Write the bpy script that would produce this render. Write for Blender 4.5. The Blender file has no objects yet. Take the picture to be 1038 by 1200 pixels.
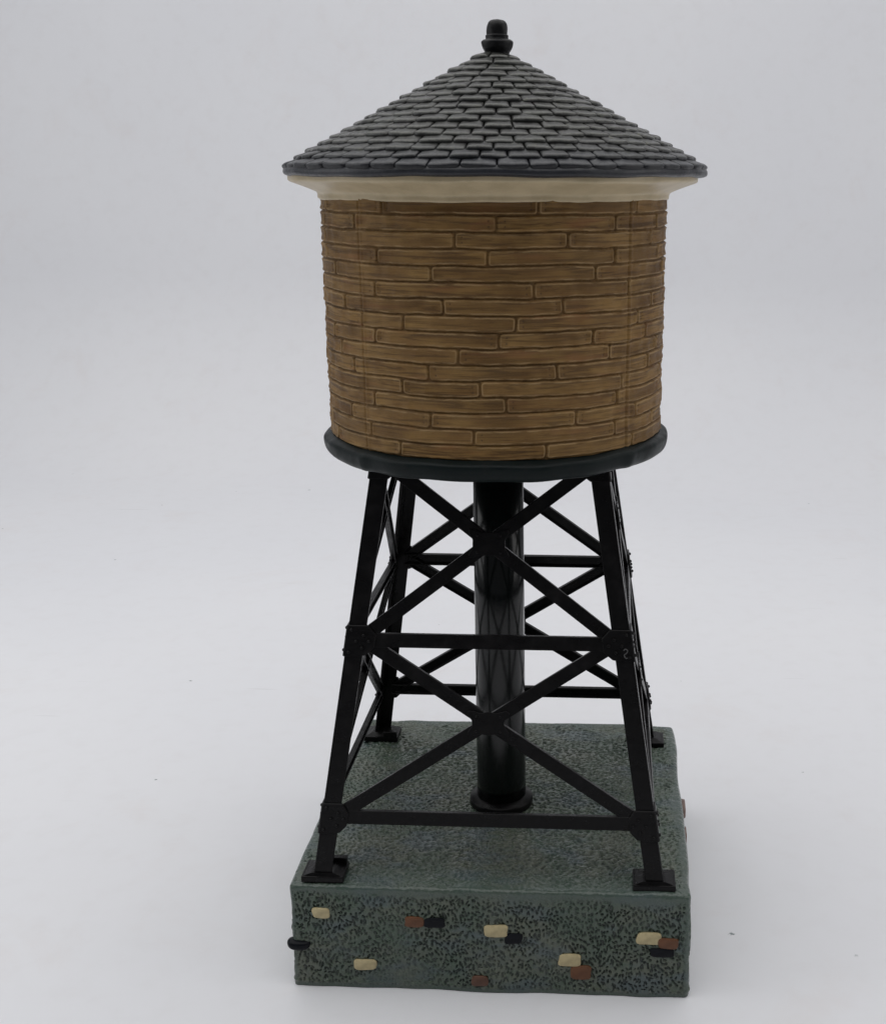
import bpy, bmesh, math, random
import numpy as np
from mathutils import Vector, Matrix

random.seed(7); rng = np.random.RandomState(11)
S = bpy.context.scene; C = S.collection
K = 0.01                                        # all shapes below are written in centimetres

# ---------------------------------------------------------------- camera
cam = bpy.data.cameras.new('camera'); camo = bpy.data.objects.new('camera', cam); C.objects.link(camo); S.camera = camo
F = Vector((-0.04197686, 0.96816529, -0.24676692)); R_ = Vector((0.9990233, 0.04408352, 0.0030161)); U_ = R_.cross(F)
m = Matrix((R_, U_, -F)).transposed().to_4x4(); m.translation = Vector((3.5411, -32.715, 24.3113)) * K
camo.matrix_world = m
cam.sensor_fit = 'VERTICAL'; cam.sensor_height = 24.0; cam.lens = 1444.7 / 1200 * 24.0
cam.shift_x = -137.16 / 1200; cam.shift_y = -28.19 / 1200
cam.clip_start = 0.01; cam.clip_end = 60

# ---------------------------------------------------------------- world and lamps (white sweep in a soft-lit room)
w = bpy.data.worlds.new('World'); S.world = w; w.use_nodes = True
bg = w.node_tree.nodes['Background']; bg.inputs[0].default_value = (0.93, 0.95, 1.0, 1); bg.inputs[1].default_value = 0.12

def area(name, loc, target, sx, sy, power, col=(1, 1, 1)):
    l = bpy.data.lights.new(name, 'AREA'); l.shape = 'RECTANGLE'; l.size = sx * K; l.size_y = sy * K; l.energy = power; l.color = col
    o = bpy.data.objects.new(name, l); C.objects.link(o); o.location = Vector(loc) * K
    o.rotation_euler = (Vector(target) - Vector(loc)).to_track_quat('-Z', 'Y').to_euler(); return o
area('overhead_softbox', (-4, 0, 92), (0, 0, 0), 150, 150, 9.9, (1.0, 0.99, 0.985))
area('left_softbox', (-85, -2, 42), (0, 6, 8), 60, 60, 1.5, (0.98, 0.99, 1.0))
area('right_softbox', (85, 2, 42), (0, 6, 8), 60, 60, 1.4, (1.0, 0.98, 0.97))

S.view_settings.view_transform = 'Standard'; S.view_settings.look = 'None'
S.view_settings.exposure = 0; S.view_settings.gamma = 1; S.view_settings.use_curve_mapping = False

# ---------------------------------------------------------------- helpers
class NT:
    """tiny node helper"""
    def __init__(s, name):
        s.m = bpy.data.materials.new(name); s.m.use_nodes = True; s.t = s.m.node_tree; s.n = s.t.nodes
        s.b = s.n['Principled BSDF']
        s.co = s.add('ShaderNodeTexCoord')
        mp = s.add('ShaderNodeMapping'); s.link(s.co.outputs['Object'], mp.inputs[0]); mp.inputs['Scale'].default_value = (100, 100, 100)
        s.P = mp.outputs[0]                      # object position in cm
    def add(s, t, **k):
        n = s.n.new(t)
        for a, v in k.items(): setattr(n, a, v)
        return n
    def link(s, a, b): s.t.links.new(a, b)
    def mapc(s, src, sc, loc=(0, 0, 0), rot=(0, 0, 0)):
        n = s.add('ShaderNodeMapping'); s.link(src, n.inputs[0]); n.inputs['Scale'].default_value = sc; n.inputs['Location'].default_value = loc; n.inputs['Rotation'].default_value = rot
        return n.outputs[0]
    def noise(s, src, scale, detail=3, rough=.5, dist=0):
        n = s.add('ShaderNodeTexNoise'); s.link(src, n.inputs['Vector']); n.inputs['Scale'].default_value = scale
        n.inputs['Detail'].default_value = detail; n.inputs['Roughness'].default_value = rough; n.inputs['Distortion'].default_value = dist
        return n.outputs['Fac']
    def voro(s, src, scale, feature='F1', rnd=1):
        n = s.add('ShaderNodeTexVoronoi', feature=feature); s.link(src, n.inputs['Vector']); n.inputs['Scale'].default_value = scale; n.inputs['Randomness'].default_value = rnd
        return n
    def ramp(s, src, a, b, lo=0., hi=1.):
        n = s.add('ShaderNodeMapRange', interpolation_type='SMOOTHSTEP'); s.link(src, n.inputs[0])
        for i, v in enumerate((a, b, lo, hi)): n.inputs[i + 1].default_value = v
        return n.outputs[0]
    def math(s, op, a, b=0.):
        n = s.add('ShaderNodeMath', operation=op)
        for i, v in enumerate((a, b)):
            if isinstance(v, (int, float)): n.inputs[i].default_value = v
            else: s.link(v, n.inputs[i])
        return n.outputs[0]
    def mix(s, fac, a, b):
        n = s.add('ShaderNodeMix', data_type='RGBA')
        for sock, v in ((n.inputs[0], fac), (n.inputs[6], a), (n.inputs[7], b)):
            if isinstance(v, (int, float)): sock.default_value = v
            elif isinstance(v, tuple): sock.default_value = (*v, 1)
            else: s.link(v, sock)
        return n.outputs[2]
    def bump(s, h, strength, dist, normal=None):
        n = s.add('ShaderNodeBump'); s.link(h, n.inputs['Height']); n.inputs['Strength'].default_value = strength; n.inputs['Distance'].default_value = dist * K
        if normal: s.link(normal, n.inputs['Normal'])
        return n.outputs[0]
    def out(s, col=None, rough=None, normal=None, spec=None):
        for nm, v in (('Base Color', col), ('Roughness', rough), ('Normal', normal), ('Specular IOR Level', spec)):
            if v is None: continue
            if isinstance(v, (int, float)): s.b.inputs[nm].default_value = v
            elif isinstance(v, tuple): s.b.inputs[nm].default_value = (*v, 1)
            else: s.link(v, s.b.inputs[nm])
        return s.m

def obj(name, verts, faces, mat, parent=None, label=None, smooth=False, origin=(0, 0, 0)):
    me = bpy.data.meshes.new(name); O = np.array(origin, float)
    v = (np.asarray(verts, float) - O) * K
    me.from_pydata(v.tolist() if len(v) < 20000 else v.tolist(), [], faces if isinstance(faces, list) else faces.tolist())
    me.materials.append(mat); me.update()
    if smooth: me.polygons.foreach_set('use_smooth', [True] * len(me.polygons))
    o = bpy.data.objects.new(name, me); C.objects.link(o)
    o.location = O * K
    if parent is not None:
        o.parent = parent
        po = Vector((0, 0, 0)); q = parent
        while q: po += q.location; q = q.parent
        o.location = Vector(O * K) - po
    if label: o['label'] = label
    return o

def bm_obj(name, bm, mat, parent=None, label=None, smooth=False, origin=(0, 0, 0)):
    bmesh.ops.recalc_face_normals(bm, faces=bm.faces[:])
    bm.verts.index_update()
    v = [tuple(x.co) for x in bm.verts]; f = [[x.index for x in g.verts] for g in bm.faces]; bm.free()
    return obj(name, v, f, mat, parent, label, smooth, origin)

def bevelled(bm, r, seg=2):
    bmesh.ops.recalc_face_normals(bm, faces=bm.faces[:])
    es = [e for e in bm.edges if len(e.link_faces) == 2 and e.calc_face_angle(0) > .5]
    bmesh.ops.bevel(bm, geom=es, offset=r, segments=seg, affect='EDGES', profile=.6, clamp_overlap=True)

def prism(bm, poly3d, off):
    """closed solid: polygon (3d points) extruded along the vector off"""
    off = Vector(off)
    a = [bm.verts.new(Vector(p)) for p in poly3d]; b = [bm.verts.new(Vector(p) + off) for p in poly3d]
    bm.faces.new(a); bm.faces.new(b[::-1]); n = len(a)
    for i in range(n): bm.faces.new((a[i], b[i], b[(i + 1) % n], a[(i + 1) % n]))

def lathe(profile, n=96, cx=0, cy=0, wob=None, closed=False):
    pr = np.array(profile, float); t = np.linspace(0, 2 * np.pi, n, endpoint=False)
    rr = pr[:, 0][:, None] * np.ones(n)[None]; zz = pr[:, 1][:, None] * np.ones(n)[None]
    if wob is not None:
        dr, dz = wob(t[None], rr, zz); rr = rr + dr; zz = zz + dz
    V = np.stack([cx + rr * np.sin(t), cy - rr * np.cos(t), zz], -1).reshape(-1, 3)
    m_ = len(pr); i = np.arange(m_ - 1)[:, None]; j = np.arange(n)[None]
    Fq = np.stack([i * n + j, i * n + (j + 1) % n, (i + 1) * n + (j + 1) % n, (i + 1) * n + j], -1).reshape(-1, 4).tolist()
    return V, Fq

def spline(pts, sub=6):
    P = [np.array(p, float) for p in pts]; o = []
    for i in range(len(P) - 1):
        p0, p1, p2, p3 = P[max(i - 1, 0)], P[i], P[i + 1], P[min(i + 2, len(P) - 1)]
        for k in range(sub):
            t = k / sub
            o.append(.5 * ((2 * p1) + (p2 - p0) * t + (2 * p0 - 5 * p1 + 4 * p2 - p3) * t * t + (3 * p1 - p0 - 3 * p2 + p3) * t ** 3))
    o.append(P[-1]); return o

_L = rng.rand(256, 256)
def vn(x, y, o=0):                              # smooth value noise on arrays, -1..1
    x = np.asarray(x, float) + o * 17.3; y = np.asarray(y, float) + o * 9.1
    xi = np.floor(x).astype(int); yi = np.floor(y).astype(int); fx = x - xi; fy = y - yi
    fx = fx * fx * (3 - 2 * fx); fy = fy * fy * (3 - 2 * fy)
    g = lambda a, b: _L[a % 256, b % 256]
    return 2 * ((g(xi, yi) * (1 - fx) + g(xi + 1, yi) * fx) * (1 - fy) + (g(xi, yi + 1) * (1 - fx) + g(xi + 1, yi + 1) * fx) * fy) - 1
def ss(x, a, b):
    t = np.clip((x - a) / (b - a), 0, 1); return t * t * (3 - 2 * t)

# ---------------------------------------------------------------- materials
def mat_backdrop():
    n = NT('white_sweep'); P = n.P
    big = n.noise(P, .035, 2); fine = n.noise(P, .9, 4, .6)
    col = n.mix(n.ramp(big, .25, .75), (.740, .748, .778), (.772, .777, .800))
    col = n.mix(n.math('MULTIPLY', n.ramp(fine, .45, .75), .10), col, (.62, .60, .60))
    # faint stains
    st = n.noise(P, .16, 5, .65, .6)
    col = n.mix(n.math('MULTIPLY', n.ramp(st, .54, .74), .16), col, (.66, .60, .58))
    geo = n.add('ShaderNodeSeparateXYZ'); n.link(P, geo.inputs[0])
    flat = n.ramp(geo.outputs[2], .5, .1)        # marks only where things were put down
    # hair-thin scratches: long thin streaks, seldom
    for k, (ang, sc, off) in enumerate(((.9, .5, 3), (-.5, .4, 21), (1.9, .6, 47), (.25, .45, 80))):
        q = n.mapc(P, (sc * .32, sc * 16, 1), (off, off * .7, 0), (0, 0, ang))
        a = n.noise(q, 1.0, 1, .4); band = n.noise(P, .1, 1)
        ln = n.math('MULTIPLY', n.ramp(a, .79, .84), n.ramp(band, .48, .6))
        col = n.mix(n.math('MULTIPLY', n.math('MULTIPLY', ln, flat), .55), col, (.36, .36, .35))
    # dust specks
    for sc, th, off in ((.25, .036, 0), (.45, .034, 17)):
        q = n.mapc(P, (1, 1.35, 1), (off, off, 0)); v = n.voro(q, sc)
        sep = n.add('ShaderNodeSeparateColor'); n.link(v.outputs['Color'], sep.inputs[0])
        jit = n.math('ADD', v.outputs['Distance'], n.math('MULTIPLY', n.math('SUBTRACT', n.noise(P, 14, 2), .5), .05 if sc < .5 else .07))
        dot = n.math('MULTIPLY', n.ramp(jit, th, th * .45), n.ramp(sep.outputs[0], .70, .72))
        col = n.mix(n.math('MULTIPLY', n.math('MULTIPLY', dot, flat), .9), col, (.08, .12, .12))
    return n.out(col, .62, n.bump(fine, .12, .02), .25)

def mat_black(name, col=(.0035, .0033, .0036), rough=.30, spec=.16, dust=.3):
    n = NT(name); P = n.P
    a = n.noise(P, 2.2, 4, .6); b = n.noise(P, 18, 3, .6)
    c = n.mix(n.math('MULTIPLY', n.ramp(a, .5, .75), dust), col, (.016, .014, .015))
    c = n.mix(n.math('MULTIPLY', n.ramp(b, .66, .8), .18), c, (.04, .038, .037))
    nb = n.bump(a, .25, .05, n.bump(b, .12, .01))
    return n.out(c, n.ramp(a, .25, .8, rough - .07, rough + .14), nb, spec)

def mat_pipe():
    n = NT('black_gloss_tube'); q = n.mapc(n.P, (1.6, 1.6, .12)); a = n.noise(q, 1.0, 2); b = n.noise(n.P, 14, 2)
    col = n.mix(n.math('MULTIPLY', n.ramp(b, .62, .8), .12), (.003, .0045, .0042), (.03, .03, .03))
    return n.out(col, n.ramp(b, .3, .7, .15, .22), n.bump(a, .25, .05), .40)

def mat_tank():
    n = NT('painted_wood_boards')
    at = n.add('ShaderNodeAttribute', attribute_name='board'); V = at.outputs['Vector']         # (arc, height, board number)
    ed = n.add('ShaderNodeAttribute', attribute_name='rim').outputs['Fac']
    sepv = n.add('ShaderNodeSeparateXYZ'); n.link(V, sepv.inputs[0])
    wn = n.add('ShaderNodeTexWhiteNoise', noise_dimensions='1D'); n.link(sepv.outputs[2], wn.inputs['W'])
    q = n.mapc(V, (.55, 9, 1.7)); g1 = n.noise(q, 1.0, 4, .6, .8)
    q2 = n.mapc(V, (1.3, 26, 1.7)); g2 = n.noise(q2, 1.0, 3, .6, .3)
    blot = n.noise(n.mapc(V, (.8, 1.6, 3.1)), 1.0, 3, .55)
    base = n.mix(n.ramp(blot, .3, .7), (.155, .079, .025), (.250, .146, .047))
    base = n.mix(n.math('MULTIPLY', n.ramp(g1, .44, .66), .85), base, (.060, .030, .011))
    base = n.mix(n.math('MULTIPLY', n.ramp(g2, .5, .7), .45), base, (.075, .042, .019))
    red = n.noise(n.mapc(V, (.5, 3, 5.3), (9, 4, 0)), 1.0, 2)
    base = n.mix(n.math('MULTIPLY', n.ramp(red, .58, .75), .5), base, (.210, .085, .035))
    base = n.mix(n.math('MULTIPLY', wn.outputs[0], .3), base, (.25, .155, .062))
    dk = n.noise(n.mapc(V, (.35, .9, 2.3), (3, 7, 0)), 1.0, 2)
    base = n.mix(n.math('MULTIPLY', n.ramp(dk, .46, .68), .6), base, (.085, .044, .014))
    # dry-brushed board rims, dark wash in the grooves, nail marks
    rimn = n.math('MULTIPLY', n.ramp(n.noise(n.P, 2.2, 3), .3, .65), .85)
    rimb = n.math('MULTIPLY', n.math('MULTIPLY', n.ramp(ed, .18, .30), n.ramp(ed, .58, .38)), rimn)
    col = n.mix(n.math('MULTIPLY', rimb, .75), base, (.36, .245, .12))
    col = n.mix(n.math('MULTIPLY', n.ramp(ed, .12, .02), .22), col, (.12, .075, .034))
    col = n.mix(n.math('MULTIPLY', n.ramp(ed, 1.2, 1.6), .7), col, (.07, .045, .027))
    gn = n.noise(n.P, 16, 3, .6)
    nb = n.bump(g1, .45, .035, n.bump(g2, .35, .02, n.bump(gn, .2, .02)))
    return n.out(col, n.ramp(gn, .3, .7, .5, .68), nb, .22)

def mat_roof():
    n = NT('slate_shingles'); P = n.P
    sh = n.add('ShaderNodeAttribute', attribute_name='shingle').outputs['Fac']
    wn = n.add('ShaderNodeTexWhiteNoise', noise_dimensions='1D'); n.link(sh, wn.inputs['W'])
    hi = n.add('ShaderNodeAttribute', attribute_name='crest_light').outputs['Fac']
    a = n.noise(P, 1.1, 4, .6); b = n.noise(P, 9, 4, .65)
    col = n.mix(wn.outputs[0], (.024, .024, .024), (.036, .036, .033))
    col = n.mix(n.math('MULTIPLY', n.ramp(a, .45, .7), .55), col, (.046, .050, .041))
    col = n.mix(n.math('MULTIPLY', n.ramp(a, .42, .28), .5), col, (.044, .034, .037))
    col = n.mix(n.math('MULTIPLY', n.math('MULTIPLY', n.ramp(hi, .3, .9), n.ramp(b, .25, .6)), .8), col, (.13, .132, .118))  # painted highlight: overhead light on the upper butt edges, put into the colour
    sp = n.voro(P, 1.3); s2 = n.add('ShaderNodeSeparateColor'); n.link(sp.outputs['Color'], s2.inputs[0])
    moss = n.math('MULTIPLY', n.ramp(n.noise(P, 2.4, 3, .7), .62, .75), .5)
    col = n.mix(moss, col, (.115, .118, .062))
    crevice_shade = n.add('ShaderNodeAttribute', attribute_name='crevice_shade').outputs['Fac']
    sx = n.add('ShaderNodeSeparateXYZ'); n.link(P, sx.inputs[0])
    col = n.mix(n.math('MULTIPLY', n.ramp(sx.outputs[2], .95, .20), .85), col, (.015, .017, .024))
    col = n.mix(n.math('MULTIPLY', crevice_shade, .8), col, (.006, .006, .007))  # painted shade in the crevices under each row, plus dark side joints
    return n.out(col, n.ramp(b, .3, .7, .30, .46), n.bump(b, .35, .03), .42)

def mat_cream():
    n = NT('cream_paint'); P = n.P; a = n.noise(P, 1.2, 4, .6); b = n.noise(P, 12, 3)
    col = n.mix(n.ramp(a, .35, .7), (.53, .435, .28), (.44, .36, .225))
    col = n.mix(n.math('MULTIPLY', n.ramp(b, .64, .8), .3), col, (.25, .21, .15))
    return n.out(col, .38, n.bump(a, .3, .05, n.bump(b, .12, .01)), .4)

def mat_base():
    n = NT('stippled_green_glaze'); P = n.P
    dent = n.add('ShaderNodeAttribute', attribute_name='dent').outputs['Fac']
    plain = n.add('ShaderNodeAttribute', attribute_name='plain').outputs['Fac']
    a = n.noise(P, .45, 4, .6, .5); b = n.noise(P, 2.4, 4, .65); c = n.noise(P, 15, 3)
    col = n.mix(n.ramp(a, .35, .65), (.054, .082, .058), (.092, .106, .078))
    col = n.mix(n.math('MULTIPLY', n.ramp(n.noise(P, 6, 3, .7), .45, .65), .5), col, (.050, .066, .058))
    col = n.mix(n.math('MULTIPLY', n.ramp(b, .48, .7), .45), col, (.050, .085, .060))
    blu = n.noise(n.mapc(P, (.35, .7, .7), (5, 2, 0)), 1.4, 3, .6)
    col = n.mix(n.math('MULTIPLY', n.ramp(blu, .5, .68), .6), col, (.062, .088, .105))
    col = n.mix(n.math('MULTIPLY', plain, .6), col, (.056, .082, .072))
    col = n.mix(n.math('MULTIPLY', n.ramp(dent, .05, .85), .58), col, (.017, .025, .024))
    lift = n.math('MULTIPLY', n.ramp(c, .62, .76), .35)
    col = n.mix(lift, col, (.150, .160, .140))
    peb = n.noise(P, 5.5, 2, .5)
    return n.out(col, n.ramp(b, .3, .7, .18, .32), n.bump(peb, .8, .06, n.bump(b, .25, .04, n.bump(c, .2, .012))), .5)

def mat_stone(name, col, r=.3):
    n = NT(name); a = n.noise(n.P, 4, 3); c2 = tuple(x * .72 for x in col)
    return n.out(n.mix(n.ramp(a, .35, .7), col, c2), r, n.bump(a, .3, .04), .3 if col[0] > .02 else .12)

M_bd = mat_backdrop(); M_leg = mat_black('black_enamel'); M_pipe = mat_pipe()
M_ring = mat_black('green_black_paint', (.005, .009, .009), .42, .15, .4); M_fin = mat_black('black_finial_paint', (.005, .005, .006), .40, .25, .3)
M_tank = mat_tank(); M_roof = mat_roof(); M_cream = mat_cream(); M_base = mat_base()
M_scuff = mat_stone('bare_metal_scuff', (.09, .09, .09), .6)
ST = dict(cream=mat_stone('cream_stone_paint', (.50, .42, .24)), rust=mat_stone('rust_stone_paint', (.135, .055, .024)),
          dull=mat_stone('dull_brown_stone_paint', (.115, .055, .035)), black=mat_stone('black_stone_paint', (.006, .007, .010), .3),
          pink=mat_stone('pinkish_stone_paint', (.22, .15, .13)))

# ---------------------------------------------------------------- backdrop: floor curving up into the wall
prof = [(-48, 0), (30, 0), (58, 0)]
R0 = 17.
for k in range(1, 25):
    t = k / 24 * math.radians(86); prof.append((60 + R0 * math.sin(t), R0 - R0 * math.cos(t)))
y0, z0 = prof[-1]; prof.append((y0 + 1.5, z0 + 20)); prof.append((y0 + 7, z0 + 95))
xs = np.linspace(-130, 130, 14); V = []; Fc = []
for (yy, zz) in prof:
    for x in xs: V.append((x, yy, zz))
nx = len(xs)
for i in range(len(prof) - 1):
    for j in range(nx - 1): Fc.append((i * nx + j, i * nx + j + 1, (i + 1) * nx + j + 1, (i + 1) * nx + j))
bd = obj('backdrop', V, Fc, M_bd, smooth=True); bd['kind'] = 'structure'

# ---------------------------------------------------------------- the water tower
tower = bpy.data.objects.new('water_tower', None); C.objects.link(tower); tower.location = Vector((0, 5.87, 0)) * K
tower.empty_display_size = .05
tower['label'] = 'miniature water tower, brown plank tank, shingled cone roof, black lattice legs, green base'
tower['category'] = 'model tower'

# ---- base block
BW, BD, BH = 12.14, 11.74, 3.5
def grid_face(o, u, v, nu, nv):
    a, b = np.meshgrid(np.linspace(0, 1, nu), np.linspace(0, 1, nv))
    P = np.array(o)[None, None] + a[..., None] * np.array(u) + b[..., None] * np.array(v)
    i, j = np.meshgrid(np.arange(nu - 1), np.arange(nv - 1)); k = (j * nu + i).ravel()
    return P.reshape(-1, 3), np.stack([k, k + 1, k + nu + 1, k + nu], -1)
hw = BW / 2; faces_def = [((-hw, 0, 0), (BW, 0, 0), (0, 0, BH), 560, 165, 0), ((hw, 0, 0), (0, BD, 0), (0, 0, BH), 220, 70, 1),
    ((hw, BD, 0), (-BW, 0, 0), (0, 0, BH), 120, 40, 2), ((-hw, BD, 0), (0, -BD, 0), (0, 0, BH), 220, 70, 3), ((-hw, 0, BH), (BW, 0, 0), (0, BD, 0), 480, 460, 4),
    ((-hw, BD, 0), (BW, 0, 0), (0, -BD, 0), 20, 20, 5)]
def dents(u, v, su, sv, o):
    """small slanting pits, one jittered in every cell"""
    x = u / su; y = v / sv; xi = np.floor(x).astype(int); yi = np.floor(y).astype(int); out = np.zeros(x.shape)
    for a in (-1, 0, 1):
        for b in (-1, 0, 1):
            cx = xi + a; cy = yi + b; h = lambda k: _L[(cx * 7 + k * 31 + o) % 256, (cy * 13 + k * 57 + o * 3) % 256]
            dx = (x - (cx + .5 + .9 * (h(1) - .5))) * su; dy = (y - (cy + .5 + .9 * (h(2) - .5))) * sv
            an = (h(3) - .5) * 1.5; ca, sa = np.cos(an), np.sin(an); p = dx * ca + dy * sa; q = -dx * sa + dy * ca
            ra = su * (.22 + .26 * h(4)); rb = sv * (.30 + .34 * h(5))
            d = (p / ra) ** 2 + (q / rb) ** 2
            out = np.maximum(out, np.clip(1.15 - d, 0, 1) * (h(6) > .08) * (.6 + .4 * h(7)))
    return ss(out, .0, .75)
def wobf(x, y, z): return .055 * vn(x * .45 + 3, y * .45 + z * .5) + .035 * vn(x * 1.3 + z, y * 1.1 - z * 1.3, 3)
AV, AF, AD, AP = [], [], [], []; off = 0
rad = .16
for (o, u, v, nu, nv, k) in faces_def:
    P, Fq = grid_face(o, u, v, nu, nv)
    # round the box
    lo = np.array([-hw + rad, rad, rad * .35]); hi = np.array([hw - rad, BD - rad, BH - rad])
    Q = np.clip(P, lo, hi); d = P - Q; L = np.linalg.norm(d, axis=1, keepdims=True); L[L == 0] = 1
    P2 = Q + d / L * rad; P2[:, 2] = np.where(P[:, 2] < rad * .35, P[:, 2], P2[:, 2])
    nrm = d / L
    x, y, z = P2.T
    # fairly low, hand-made wobble of the faces, the same function of position on every face so edges meet
    wob = .055 * vn(x * .45 + 3, y * .45 + z * .5) + .035 * vn(x * 1.3 + z, y * 1.1 - z * 1.3, 3)
    edge = np.minimum(np.minimum(hw - np.abs(x), np.minimum(y, BD - y)) if k == 4 else 9, 9.)
    if k == 4:
        dn = dents(y + .05 * vn(x * 2, y * 2, 40), x + .08 * vn(x, y * 3, 41), .11, .165, 7); pl = 1 - ss(edge + .15 * vn(x * 1.2, y * 1.2, 9), .12, .5)
        fr = 1 - ss(y + .2 * vn(x * .9, y, 12), .7, 1.3); pl = np.maximum(pl, .6 * fr)
    elif k in (0, 2):
        dn = dents(x + z * .15 + .05 * vn(x * 2, z * 2, 42), z + .06 * vn(x * 4, z * 4, 43), .105, .15, 11); pl = 1 - ss(BH - z + .25 * vn(x * .55, z * .5, 8), .12, .5)
        pl = np.maximum(pl, 1 - ss(hw - np.abs(x), .06, .25)); pl = np.maximum(pl, .6 * ss(vn(x * .42, z * .7, 21), .35, .65)); pl = np.maximum(pl, 1 - ss(z, .08, .2))
    elif k in (1, 3):
        dn = dents(y + z * .15, z, .115, .155, 15); pl = 1 - ss(BH - z, .2, .6); pl = np.maximum(pl, 1 - ss(z, .08, .2))
    else: dn = 0 * x; pl = 0 * x + 1
    dn = dn * (1 - pl) * (.85 + .45 * vn(x * 1.1 + y, z * 1.1 + y * .7, 33)).clip(.3, 1)
    lip = .03 * np.exp(-((z - .2) / .05) ** 2) if k < 4 else 0
    P2 = P2 + nrm * (wob - .075 * dn + lip)[:, None]
    if k == 5: P2[:, 2] = .01
    P2[:, 2] = np.maximum(P2[:, 2], .01)
    AV.append(P2); AF.append(Fq + off); AD.append(dn); AP.append(pl); off += len(P2)
AV = np.concatenate(AV); AF = np.concatenate(AF)
base = obj('base', AV, AF, M_base, tower, smooth=True, origin=(0, 5.87, 0))
for nm, arr in (('dent', AD), ('plain', AP)):
    a = base.data.attributes.new(nm, 'FLOAT', 'POINT'); a.data.foreach_set('value', np.concatenate(arr).astype(np.float32))
bm = bmesh.new(); bm.from_mesh(base.data); bmesh.ops.remove_doubles(bm, verts=bm.verts[:], dist=.002 * K); bm.to_mesh(base.data); bm.free()

# little painted stones set into the sides
def stone(kind, cx, cz, w_, h_, seed, side='front', cut=0., label=None, proud=.05):
    r = random.Random(seed); bm = bmesh.new(); N = 28; rings = 5; rows = []
    bs = float(wobf(*{'front': (cx, 0, cz), 'right': (hw, cx, cz), 'left': (-hw, cx, cz)}[side]))
    ex = 4 + r.random() * 3
    pts = []
    for i in range(N):
        t = 2 * math.pi * i / N; c, s = math.cos(t), math.sin(t)
        k = (abs(c) ** ex + abs(s) ** ex) ** (-1 / ex) * (1 + .05 * math.sin(2 * t + seed) + .03 * math.sin(3 * t + 2 * seed))
        pts.append((c * k * w_ / 2 + cut * s * k * h_ / 2, s * k * h_ / 2))
    prof_ = [(1.0, -.3), (1.0, .5), (.97, .85), (.90, 1.0), (.4, 1.04)]
    for q, (sc, hh) in enumerate(prof_):
        row = []
        for (a, b) in pts:
            d_ = hh * proud + bs
            if side == 'front': p = (cx + a * sc, -d_ - .0, cz + b * sc)
            elif side == 'right': p = (hw + d_, cx + a * sc, cz + b * sc)
            elif side == 'left': p = (-hw - d_, cx - a * sc, cz + b * sc)
            row.append(bm.verts.new(p))
        rows.append(row)
    for q in range(len(rows) - 1):
        for i in range(N): bm.faces.new((rows[q][i], rows[q][(i + 1) % N], rows[q + 1][(i + 1) % N], rows[q + 1][i]))
    bm.faces.new(rows[-1]); bm.faces.new(rows[0][::-1])
    bm_obj('stone', bm, ST[kind], base, label, True, origin={'front': (cx, 0, cz), 'right': (hw, cx, cz), 'left': (-hw, cx, cz)}[side])
for i, (k, x, z, a, b, cut, lab) in enumerate([
    ('cream', -5.08, 2.6, .53, .34, 0, 'rounded cream stone at the upper left of the front face'),
    ('rust', -2.24, 2.39, .60, .34, .1, 'rust brown stone beside a flat black one'),
    ('black', -1.63, 2.38, .66, .31, 0, 'flat oval black stone beside the rust brown one'),
    ('cream', .22, 2.12, .72, .40, -.1, 'cream stone near the middle of the front face'),
    ('black', .75, 1.86, .52, .36, .1, 'black stone below right of the middle cream one'),
    ('cream', 4.84, 2.02, .72, .42, .15, 'cream stone above the right-hand black one'),
    ('rust', 5.42, 1.88, .60, .36, .12, 'rust stone at the right end of the front face'),
    ('black', 5.24, 1.56, .74, .29, .05, 'black stone under the right-hand cream and rust pair'),
    ('cream', 2.46, 1.20, .70, .40, .1, 'cream stone touching a rust one below it'),
    ('rust', 2.80, .79, .64, .46, -.05, 'rust stone below a cream one'),
    ('cream', -3.80, .84, .69, .37, -.08, 'cream stone low on the left of the front face'),
    ('dull', -.28, .42, .50, .36, 0, 'dull brown stone at the bottom edge')]):
    stone(k, x, z, a, b, i + 3, 'front', cut, lab)
# the black stone that wraps round the left edge
bm = bmesh.new()
bmesh.ops.create_uvsphere(bm, u_segments=28, v_segments=16, radius=1)
for v in bm.verts:
    x, y, z = v.co; f_ = lambda q, e: math.copysign(abs(q) ** e, q)
    v.co = (-5.83 + .37 * f_(x, .75), .10 + .24 * f_(y, .8), 1.42 + .17 * f_(z, .8) + .05 * x * x)
bm_obj('stone', bm, ST['black'], base, 'glossy black stone wrapping round the left edge', True, origin=(-5.83, .1, 1.42))
bm = bmesh.new(); bmesh.ops.create_uvsphere(bm, u_segments=16, v_segments=10, radius=1)
for v in bm.verts: v.co = (-5.99 + .14 * v.co.x, .38 + .16 * v.co.y, 1.82 + .17 * v.co.z)
bm_obj('stone', bm, ST['black'], base, 'small black stone above the glossy one on the left edge', True, origin=(-5.99, .38, 1.82))
for i, (k, y, z, a, b) in enumerate([('pink', 6.2, 2.95, .8, .42), ('rust', 5.3, 2.45, .7, .4), ('cream', 2.3, 1.6, .7, .4), ('black', 8.6, 1.9, .6, .35)]):
    stone(k, y, z, a, b, i + 31, 'right', 0, k.replace('pink', 'pinkish') + ' stone on the right side', .13)
for i, (k, y, z, a, b) in enumerate([('rust', 3.5, 2.3, .7, .4), ('cream', 7.2, 1.4, .7, .4)]):
    stone(k, y, z, a, b, i + 41, 'left', 0, k + ' stone on the left side')

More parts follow.
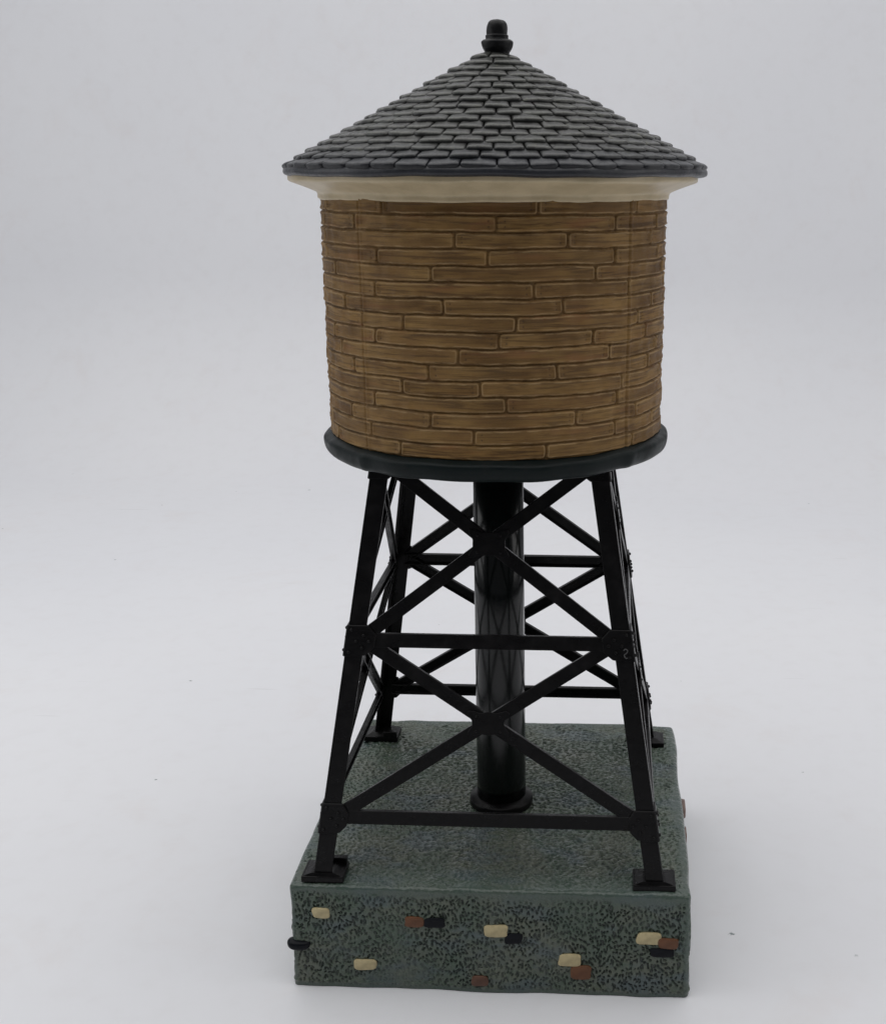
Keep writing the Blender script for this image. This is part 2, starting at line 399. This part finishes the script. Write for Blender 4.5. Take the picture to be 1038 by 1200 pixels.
# ---- lattice of legs
ZB = BH + .02; CX, CY = -.04, 5.42
def ax_(z): return 5.05 - .1487 * (z - 3.52) + .27            # outer corner in x
def by_(z): return 5.11 - .1487 * (z - 3.52) + .06            # outer corner in y
ZT = 16.05; ZN = [3.52 + 1.97, 3.52 + 7.38, 3.52 + 12.45]

def leg(sx, sy):
    bm = bmesh.new(); A = .54; Bf = .50; T = .10; rings = []
    for z in (3.78, ZT):
        X, Y = ax_(z), by_(z)
        poly = [(X, Y), (X - A, Y), (X - A, Y - T), (X - T, Y - T), (X - T, Y - Bf), (X, Y - Bf)]
        rings.append([bm.verts.new((CX + sx * x, CY + sy * y, z)) for x, y in poly])
    a, b = rings
    bm.faces.new(a); bm.faces.new(b[::-1])
    for i in range(6): bm.faces.new((a[i], a[(i + 1) % 6], b[(i + 1) % 6], b[i]))
    bevelled(bm, .018, 1)
    px, py = CX + sx * (ax_(3.78) - .27), CY + sy * (by_(3.78) - .25)
    side = ('front' if sy < 0 else 'rear') + (' left' if sx < 0 else ' right')
    lg = bm_obj('leg', bm, M_leg, tower, side + ' black angle-iron leg', origin=(px, py, 3.78))
    # foot plate: a stepped pad
    bm = bmesh.new(); x0, x1 = px - .68, px + .68; yo = CY + sy * (by_(3.78) + .14); yi = CY + sy * (by_(3.78) - .82)
    zb = ZB - .02
    prism(bm, [(x0 + .04, yo, zb), (x1 - .04, yo, zb), (x1 - .04, yi, zb), (x0 + .04, yi, zb)], (0, 0, .19)); bevelled(bm, .03, 2)
    # low hipped top rising to the leg
    ym = (yo + yi) / 2 + sy * .08
    lo = [bm.verts.new(p) for p in ((x0 + .10, yo - sy * .06, zb + .186), (x1 - .10, yo - sy * .06, zb + .186), (x1 - .10, yi + sy * .06, zb + .186), (x0 + .10, yi + sy * .06, zb + .186))]
    hi = [bm.verts.new(p) for p in ((px - .34, ym + sy * .30, zb + .275), (px + .34, ym + sy * .30, zb + .275), (px + .34, ym - sy * .3, zb + .275), (px - .34, ym - sy * .3, zb + .275))]
    bm.faces.new(lo); bm.faces.new(hi[::-1])
    for q in range(4): bm.faces.new((lo[q], hi[q], hi[(q + 1) % 4], lo[(q + 1) % 4]))
    bm_obj('foot_plate', bm, M_leg, lg, origin=(px, (yo + yi) / 2, zb))
    if sx < 0:
        bm = bmesh.new(); yk = CY + sy * (by_(3.78) - .60)
        prism(bm, [(px + .10, yk, 3.66), (px + .60, yk, 3.66), (px + .60, yi, 3.66), (px + .10, yi, 3.66)], (0, 0, .24)); bevelled(bm, .02, 1)
        bm_obj('foot_block', bm, M_leg, lg, origin=(px, yk, 3.66))
    # gusset plates with rivets, two faces, three levels
    for zi, z in enumerate(ZN):
        h_ = .47 if zi < 2 else .30; dz = -.03 if zi < 2 else -.02
        for face in ('x', 'y'):
            bm = bmesh.new(); w2 = .86 if zi == 1 else .80
            prof_ = [(-.03, -h_), (.30, -h_), (.62, -h_ * .92), (w2, -h_ * .45), (w2, h_ * .40), (.58, h_), (-.03, h_)] if zi < 2 else [(-.03, -h_), (.56, -h_), (.85, -h_ * .2), (1.35, h_), (-.03, h_)]
            pts = []
            for (a, c) in prof_:
                zz = z + dz + c
                if face == 'y': pts.append((CX + sx * (ax_(zz) - a), CY + sy * by_(zz), zz))
                else: pts.append((CX + sx * ax_(zz), CY + sy * (by_(zz) - a), zz))
            d = Vector((0, sy, 0)) if face == 'y' else Vector((sx, 0, 0))
            prism(bm, [Vector(p) - d * .02 for p in pts], d * .075); bevelled(bm, .02, 1)
            rv = [(.12, h_ - .13), (.12, -h_ + .14), (.30, 0), (.50, .18), (.50, -.20), (.68, 0)] if zi < 2 else [(.14, 0), (.34, .0)]
            for (a, c) in rv:
                zz = z + dz + c; ce = Vector((CX + sx * (ax_(zz) - a), CY + sy * by_(zz), zz)) if face == 'y' else Vector((CX + sx * ax_(zz), CY + sy * (by_(zz) - a), zz))
                s_ = bmesh.ops.create_icosphere(bm, subdivisions=2, radius=.055); bmesh.ops.translate(bm, verts=s_['verts'], vec=ce + d * .06)
            ce = Vector(pts[0])
            bm_obj('gusset_plate', bm, M_leg, lg, origin=ce)
            if zi == 1 and face == 'y' and (sx, sy) == (1, -1):          # scuffed spot on the front right joint
                path = [(.26, .0), (.20, .05), (.14, .0), (.19, -.08), (.26, -.13), (.22, -.22), (.13, -.2)]
                pp = []
                for (a, c) in spline([(p[0], p[1]) for p in path], 4):
                    zz = z - .16 + c; pp.append((CX + sx * (ax_(zz) - a), CY + sy * (by_(zz)) + sy * .056, zz))
                bm2 = bmesh.new()
                for i in range(len(pp) - 1):
                    q0, q1 = Vector(pp[i]), Vector(pp[i + 1]); tn = (q1 - q0).normalized().cross(Vector((0, 1, 0))) * .015
                    f = [bm2.verts.new(v) for v in (q0 - tn, q1 - tn, q1 + tn, q0 + tn)]
                    g = [bm2.verts.new(v.co + Vector((0, sy * .008, 0))) for v in f]
                    bm2.faces.new(f); bm2.faces.new(g[::-1])
                    for a_ in range(4): bm2.faces.new((f[a_], g[a_], g[(a_ + 1) % 4], f[(a_ + 1) % 4]))
                bm_obj('scuff', bm2, M_scuff, lg, 'pale scuffed curl on the joint of the front right leg', origin=pp[0])
    return lg
for sx in (-1, 1):
    for sy in (-1, 1): leg(sx, sy)

# faces of the lattice: 0 front, 1 back, 2 left, 3 right.  P(u, z, n): u from -1..1 between leg middles, n outwards
def FP(face, u, z, n):
    a = ax_(z) - .27; b = by_(z) - .27
    if face == 0: return Vector((CX + u * a, CY - by_(z) - n, z))
    if face == 1: return Vector((CX - u * a, CY + by_(z) + n, z))
    if face == 2: return Vector((CX - ax_(z) - n, CY - u * b, z))
    return Vector((CX + ax_(z) + n, CY + u * b, z))
FN = [Vector((0, -1, .147)), Vector((0, 1, .147)), Vector((-1, 0, .147)), Vector((1, 0, .147))]
def bar(name, face, p0, p1, w_, n, t, lab=None):
    """flat bar with raised lips on both long edges, between two points of a face"""
    a = FP(face, *p0, n); b = FP(face, *p1, n); nn = FN[face].normalized(); d = (b - a).normalized(); s = nn.cross(d).normalized()
    prof_ = [(-w_ / 2, 0), (w_ / 2, 0), (w_ / 2, -t), (w_ / 2 - .05, -t), (w_ / 2 - .05, -.06), (-w_ / 2 + .05, -.06), (-w_ / 2 + .05, -t), (-w_ / 2, -t)]
    bm = bmesh.new(); prism(bm, [a + s * x + nn * y for x, y in prof_], b - a); bevelled(bm, .012, 1)
    return bm_obj(name, bm, M_leg, tower, lab, origin=a)
fname = ['front', 'rear', 'left side', 'right side']
for f in range(4):
    for li in (0, 1):
        z = ZN[li] + (-.02 if li else 0)
        bar('cross_beam', f, (-.97, z), (.97, z), .42, -.012, .17, '%s horizontal beam of the black lattice' % ('lower ' + fname[f] if li == 0 else 'middle ' + fname[f]))
    for li in (0, 1):
        z0_, z1_ = ZN[li], ZN[li + 1] + (.15 if li else 0)
        e = .05
        d1 = bar('diagonal_brace', f, (-.93, z0_ + .12), (.90, z1_ - .12), .40, -.018, .16)
        bar('diagonal_brace', f, (.93, z0_ + .12), (-.90, z1_ - .12), .40, -.024, .16)
        a0_, a1_ = (ax_(z0_) - .27), (ax_(z1_) - .27); zc = z0_ + (z1_ - z0_) * a0_ / (a0_ + a1_)
        # centre plate with concave notches
        ang = math.atan2(z1_ - z0_, a0_ + a1_); bm = bmesh.new(); pts = []
        for i in range(56):
            t = 2 * math.pi * i / 56
            dd = min(abs((t - q + math.pi) % (2 * math.pi) - math.pi) for q in (ang, math.pi - ang, math.pi + ang, -ang))
            r_ = .37 + .11 * abs(math.cos(t)) ** 3 + .30 * math.exp(-(dd / .24) ** 2)
            r_ = min(r_, .80)
            u = r_ * math.cos(t); zz = zc + r_ * math.sin(t) * .95
            aa = (ax_(zz) - .27) if f < 2 else (by_(zz) - .27)
            pts.append(FP(f, u / aa, zz, -.035))
        prism(bm, pts, FN[f].normalized() * .06); bevelled(bm, .012, 1)
        for q in (ang, math.pi - ang, math.pi + ang, -ang):
            u = .42 * math.cos(q); zz = zc + .42 * math.sin(q); s_ = bmesh.ops.create_icosphere(bm, subdivisions=2, radius=.045)
            bmesh.ops.translate(bm, verts=s_['verts'], vec=FP(f, u / ((ax_(zz) - .27) if f < 2 else (by_(zz) - .27)), zz, .015))
        bm_obj('centre_plate', bm, M_leg, d1, origin=FP(f, 0, zc, 0))

# ---- stand pipe
PX, PY = -.09, 5.42
def lathe_obj(name, profile, mat, parent, n=96, c=(0, 0), wob=None, label=None, cap=True):
    V, Fq = lathe(profile, n, c[0], c[1], wob); m_ = len(profile)
    if cap: Fq = Fq + [list(range(n))[::-1], list(range((m_ - 1) * n, m_ * n))]
    return obj(name, V, Fq, mat, parent, label, True, origin=(c[0], c[1], profile[0][1]))
pipe = lathe_obj('standpipe', [(.83, 3.75), (.825, 4.5), (.815, 10), (.80, 16.1)], M_pipe, tower, 72, (PX, PY),
    lambda t, r, z: (.006 * np.sin(3 * t + z * .7) + .004 * np.sin(7 * t - z * 1.1), 0 * r))
lathe_obj('pipe_flange', [(1.06, 3.48), (1.07, 3.55), (1.07, 3.70), (1.04, 3.76), (.88, 3.80), (.82, 3.84)], M_leg, pipe, 64, (PX, PY))

# ---- ring under the tank
TX, TY = -.12, 5.41
def ringwob(t, r, z):
    s1 = np.exp(-((((t - math.radians(-40.7) + np.pi) % (2 * np.pi)) - np.pi) / .035) ** 2) + np.exp(-((((t - math.radians(51.6) + np.pi) % (2 * np.pi)) - np.pi) / .035) ** 2)
    return (.065 * s1 + .018 * np.sin(5 * t + 1) + .014 * np.sin(9 * t + z * 3) + .01 * np.sin(23 * t)) * (r > 4.9), .018 * np.sin(6 * t + 2) + .012 * np.sin(17 * t)
pr = spline([(3.9, 16.04), (4.9, 16.01), (5.12, 16.02), (5.24, 16.07), (5.33, 16.20), (5.365, 16.42), (5.33, 16.52), (5.22, 16.585), (5.08, 16.64), (4.95, 16.67)], 5)
pr = [(.3, 16.05)] + [tuple(p) for p in pr]
lathe_obj('tank_ring', pr, M_ring, tower, 240, (TX, TY), ringwob, 'dark green-black rounded ring under the plank tank')

# ---- tank of planks
nt, nz = 1200, 260
ZA, ZC = 16.58, 23.80
th = np.linspace(-180, 180, nt, endpoint=False); zz = np.linspace(ZA, ZC, nz)
TH, ZZ = np.meshgrid(th, zz); RT = 5.16
J = [[-30.4, 18.2, 54.9], [-42.8, 5.8, 44.8], [-65.3, -6.5, 27.6, 64.0], [-32.8, 3.2, 45.0], [-55.6, -13.9, 37.5, 76.2], [-34.3, 16.8, 51.6],
     [-49.7, -10.3, 26.0, 65.7], [-23.8, 11.4, 56.5], [-34.7, 6.3, 36.8], [-52.8, -6.1, 43.0], [-46.0, -15.7, 24.1, 64.1], [-24.5, .7, 49],
     [-36.1, 8.4, 47], [-48, -15.0, 30.8], [-38, -1.6, 46.1], [-26.1, 20.8, 55]]
for i, r in enumerate(J):                        # the joints of the hidden rest
    rr = random.Random(i)
    a = r[-1] + rr.uniform(22, 36)
    while a < r[0] + 360 - 16: r.append(a); a += rr.uniform(20, 40)
    J[i] = sorted(((x + 180) % 360) - 180 for x in r)
nr = 16; rowh = (23.70 - 16.62) / nr
wz = ZZ + .024 * vn(TH / 11., ZZ * .9, 2) + .010 * vn(TH / 3.5, ZZ * 2., 4)
rowf = (23.70 - wz) / rowh; row = np.clip(np.floor(rowf).astype(int), 0, nr - 1)
dz_ = np.minimum(rowf - row, row + 1 - rowf) * rowh
arc = math.radians(1) * RT
dl = np.full(TH.shape, 9.); bid = np.zeros(TH.shape); bc = np.zeros(TH.shape)
for i in range(nr):
    mk = row == i; t = TH[mk] + .25 * vn(ZZ[mk] * 4, TH[mk] * 0, i); js = np.array(J[i]); k = np.searchsorted(js, t)
    lo_ = np.where(k == 0, js[-1] - 360, js[k - 1]); hi_ = np.where(k == len(js), js[0] + 360, js[k % len(js)])
    dl[mk] = np.minimum(t - lo_, hi_ - t) * arc; bid[mk] = i * 40 + (k % len(js)); 
# rounded-corner distance to the plank's outline
cr = .11
qx = np.maximum(cr - dl, 0); qy = np.maximum(cr - dz_, 0)
dist = np.where((dl < cr) & (dz_ < cr), cr - np.hypot(qx, qy), np.minimum(dl, dz_))
dist = np.maximum(dist, 0) + .006 * vn(TH * 1.3, ZZ * 7, 3)
rnd = np.array([random.Random(int(b)).random() for b in range(nr * 40 + 60)])[bid.astype(int)]
hgt = .060 * ss(dist, .004, .048) + .016 * np.exp(-((dist - .065) / .03) ** 2) - .012 * ss(dist, .09, .2) + .034 * (rnd - .5)
gr = vn(TH * arc * 1.1 + bid * 3.7, ZZ * 15, 6) * .6 + vn(TH * arc * 2.5 + bid, ZZ * 30, 8) * .4
hgt += .010 * gr * ss(dist, .06, .12) + .018 * vn(TH / 3, ZZ * 2.2, 12)
# nail marks
nail = np.zeros(TH.shape)
rv = np.array([random.Random(int(b) + 999).random() for b in range(nr * 40 + 60)])[bid.astype(int)]
fz = rowf - row
for dd, f0 in ((.17, .3), (.17, .68)):
    nail = np.maximum(nail, np.exp(-(((dl - dd - .05 * rv) / .028) ** 2 + ((fz - f0) * rowh / .032) ** 2)) * (rv > .35))
hgt -= .03 * nail
# mould seams
for s_ in (-40.7, 51.6, 139, -130):
    dth = ((TH - s_ + 180) % 360 - 180) * arc + .02 * vn(ZZ * 2.2, TH * 0, 5)
    sm = np.exp(-(dth / .22) ** 2); hgt = hgt * (1 - .6 * sm) + .030 * sm - .035 * np.exp(-(dth / .035) ** 2) + .02 * np.exp(-((dth - .09) / .05) ** 2)
rimv = np.clip(dist / .16, 0, 1); rimv = np.where(rimv >= 1, 1.0, rimv) + nail * .9
RR = RT - .035 + hgt - .006 * (23.7 - ZZ)
V = np.stack([TX + RR * np.sin(np.radians(TH)), TY - RR * np.cos(np.radians(TH)), ZZ], -1).reshape(-1, 3)
i_ = np.arange(nz - 1)[:, None]; j_ = np.arange(nt)[None]
Fq = np.stack([i_ * nt + j_, i_ * nt + (j_ + 1) % nt, (i_ + 1) * nt + (j_ + 1) % nt, (i_ + 1) * nt + j_], -1).reshape(-1, 4)
tank = obj('tank', V, Fq, M_tank, tower, smooth=True, origin=(TX, TY, ZA), label='round brown tank of weathered horizontal planks')
a = tank.data.attributes.new('board', 'FLOAT_VECTOR', 'POINT'); a.data.foreach_set('vector', np.stack([TH * arc + 11.7 * bid, ZZ, bid], -1).astype(np.float32).ravel())
a = tank.data.attributes.new('rim', 'FLOAT', 'POINT'); a.data.foreach_set('value', rimv.astype(np.float32).ravel())

# ---- cream cornice
def corwob(t, r, z):
    return .020 * np.sin(4 * t + 1.3) + .012 * np.sin(11 * t) + .008 * np.sin(29 * t + z * 5), .012 * np.sin(7 * t) + .008 * np.sin(19 * t + 1)
pr = spline([(5.10, 23.575), (5.20, 23.59), (5.235, 23.63), (5.245, 23.74), (5.30, 23.80), (5.48, 23.88), (5.80, 24.00), (6.00, 24.07), (6.065, 24.12), (6.075, 24.20), (6.07, 24.32)], 5)
cornice = lathe_obj('cornice', [tuple(p) for p in pr] + [(5.6, 24.36), (1, 24.38)], M_cream, tower, 200, (TX, TY), corwob, 'cream moulding under the roof')

# ---- roof of shingles
RX, RY, RZ0, RZ1, RE = -.06, 5.41, 24.24, 27.72, 6.27
slope = math.atan2(3.42, RE); SL = math.hypot(RE, 3.42)
vs, fs, aid, acr = [], [], [], []
ashade = []
def add_grid(P, ids, cr_, crevice_shade):
    global vs
    n0 = sum(len(x) for x in vs); a_, b_ = P.shape[:2]; vs.append(P.reshape(-1, 3)); aid.append(np.full(a_ * b_, float(ids))); acr.append(cr_.ravel()); ashade.append(crevice_shade.ravel())
    i = np.arange(a_ - 1)[:, None]; j = np.arange(b_ - 1)[None]
    fs.append((n0 + np.stack([i * b_ + j, i * b_ + j + 1, (i + 1) * b_ + j + 1, (i + 1) * b_ + j], -1)).reshape(-1, 4))
# solid cone body with thick rounded eave
pr = [tuple(p) for p in spline([(5.5, 24.33), (6.02, 24.235), (6.14, 24.235), (6.235, 24.27), (6.27, 24.33), (6.26, 24.42), (6.20, 24.49)], 4)] + [(RE * (1 - q) * .97 + .02, 24.46 + (3.36) * q) for q in np.linspace(.02, 1, 16)]
Vc, Fcn = lathe(pr, 240, RX, RY, lambda t, r, z: ((.016 * np.sin(5 * t) + .012 * np.sin(13 * t + 2) + .01 * np.sin(31 * t)) * (r > 5), .014 * np.sin(6 * t + 2) + .01 * np.sin(17 * t)))
vs.append(Vc); fs.append(np.array(Fcn)); aid.append(np.zeros(len(Vc))); acr.append(np.zeros(len(Vc))); ashade.append(np.where(Vc[:, 2] > 24.46, .55, 0.))
def cone(s, t, h):                              # s: distance up the slope from the eave, t: angle, h: height off the slope
    r = RE - s * math.cos(slope) + h * math.sin(slope); z = 24.44 + s * math.sin(slope) + h * math.cos(slope)
    return np.stack([RX + r * np.sin(t), RY - r * np.cos(t), z], -1)
NR = 17; sid = 1; rs = random.Random(5)
for r in range(NR):
    s0 = .03 + r * (SL - .42) / NR; hrow = (SL - .42) / NR
    rad_ = RE - (s0 + .1) * math.cos(slope)
    wsh = .80
    if r % 3 == 0 or r > 12:
        cnt = max(6, int(round(2 * math.pi * (rad_ - .25) / (wsh * (1 if r < 12 else .86))))); ph = rs.random() * 6.28
    else: ph += math.pi / cnt
    edges = [ph + (k + rs.uniform(-.09, .09)) * 2 * math.pi / cnt for k in range(cnt)]
    for k in range(cnt):
        t0 = edges[k]; t1 = edges[(k + 1) % cnt] + (2 * math.pi if k == cnt - 1 else 0)
        gap = .010 / max(rad_, .4); t0 += gap; t1 -= gap
        nu, nv = 15, 13
        u = np.concatenate([[-1, -.985, -.95, -.88], np.linspace(-.76, .76, nu - 8), [.88, .95, .985, 1]])
        v = np.concatenate([[0, 0.0, .035, .10, .20], np.linspace(.32, 1, nv - 5)])
        Uu, Vv = np.meshgrid(u, v)
        th_ = .155 * rs.uniform(.85, 1.18) * (1 if r else .8); tilt = rs.uniform(-.02, .02)
        L = hrow * 1.5
        side = (1 - np.abs(Uu) ** 9) ** .5
        h = th_ * (.25 + .75 * side) * (1 - .78 * Vv) + tilt * Uu * (1 - Vv)
        h *= np.array([0, .50, .82, .97, 1.02] + [1] * (nv - 5))[:, None]
        h[0] = -.06
        fu = np.abs(Uu) ** 7 * .06                                    # rounded lower corners
        sc = s0 + Vv * L + np.where(Vv < .3, fu * (1 - Vv / .3), 0) + .012 * rs.uniform(-1, 1) * (1 - Vv) + np.array([.0, -.012, -.008, .0, 0] + [0] * (nv - 5))[:, None]
        sc = sc + .018 * vn(Uu * 1.5 + sid * 3.1, Vv * 0 + sid, 3) * (1 - Vv)
        h = h + .010 * vn(Uu * 2 + sid * 5.7, Vv * 3 + sid * 1.3, 6) * side
        h = np.where((np.abs(Uu) >= .999), np.minimum(h, .0) - .03, h)
        tt = (t0 + t1) / 2 + Uu * (t1 - t0) / 2
        P = cone(sc, tt, h)
        P[..., 2] = np.minimum(P[..., 2], 27.80)
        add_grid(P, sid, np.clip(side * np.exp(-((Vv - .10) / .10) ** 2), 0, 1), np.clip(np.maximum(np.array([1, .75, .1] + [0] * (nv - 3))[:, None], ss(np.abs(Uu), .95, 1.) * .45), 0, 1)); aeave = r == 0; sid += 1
V = np.concatenate(vs); Fq = np.concatenate(fs)
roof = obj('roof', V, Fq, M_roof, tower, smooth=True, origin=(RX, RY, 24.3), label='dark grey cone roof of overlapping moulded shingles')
for nm, arr in (('shingle', aid), ('crest_light', acr), ('crevice_shade', ashade)):
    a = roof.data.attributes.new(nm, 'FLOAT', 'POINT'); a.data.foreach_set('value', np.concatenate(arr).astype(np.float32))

# ---- finial
pr = [(p[0], p[1] - .06) for p in spline([(.36, 27.55), (.34, 27.74), (.35, 27.82), (.42, 27.94), (.455, 28.05), (.455, 28.12), (.40, 28.17), (.335, 28.19), (.33, 28.24), (.335, 28.29), (.305, 28.32), (.31, 28.36), (.315, 28.50), (.29, 28.62), (.22, 28.70), (.1, 28.735), (.01, 28.74)], 5)]
fin = lathe_obj('finial', pr, M_fin, roof, 48, (.0, RY), lambda t, r, z: (.012 * np.sin(2 * t + z * 4) + .008 * np.sin(5 * t + z * 9), 0 * z), 'black knobbed finial on the roof tip', cap=False)
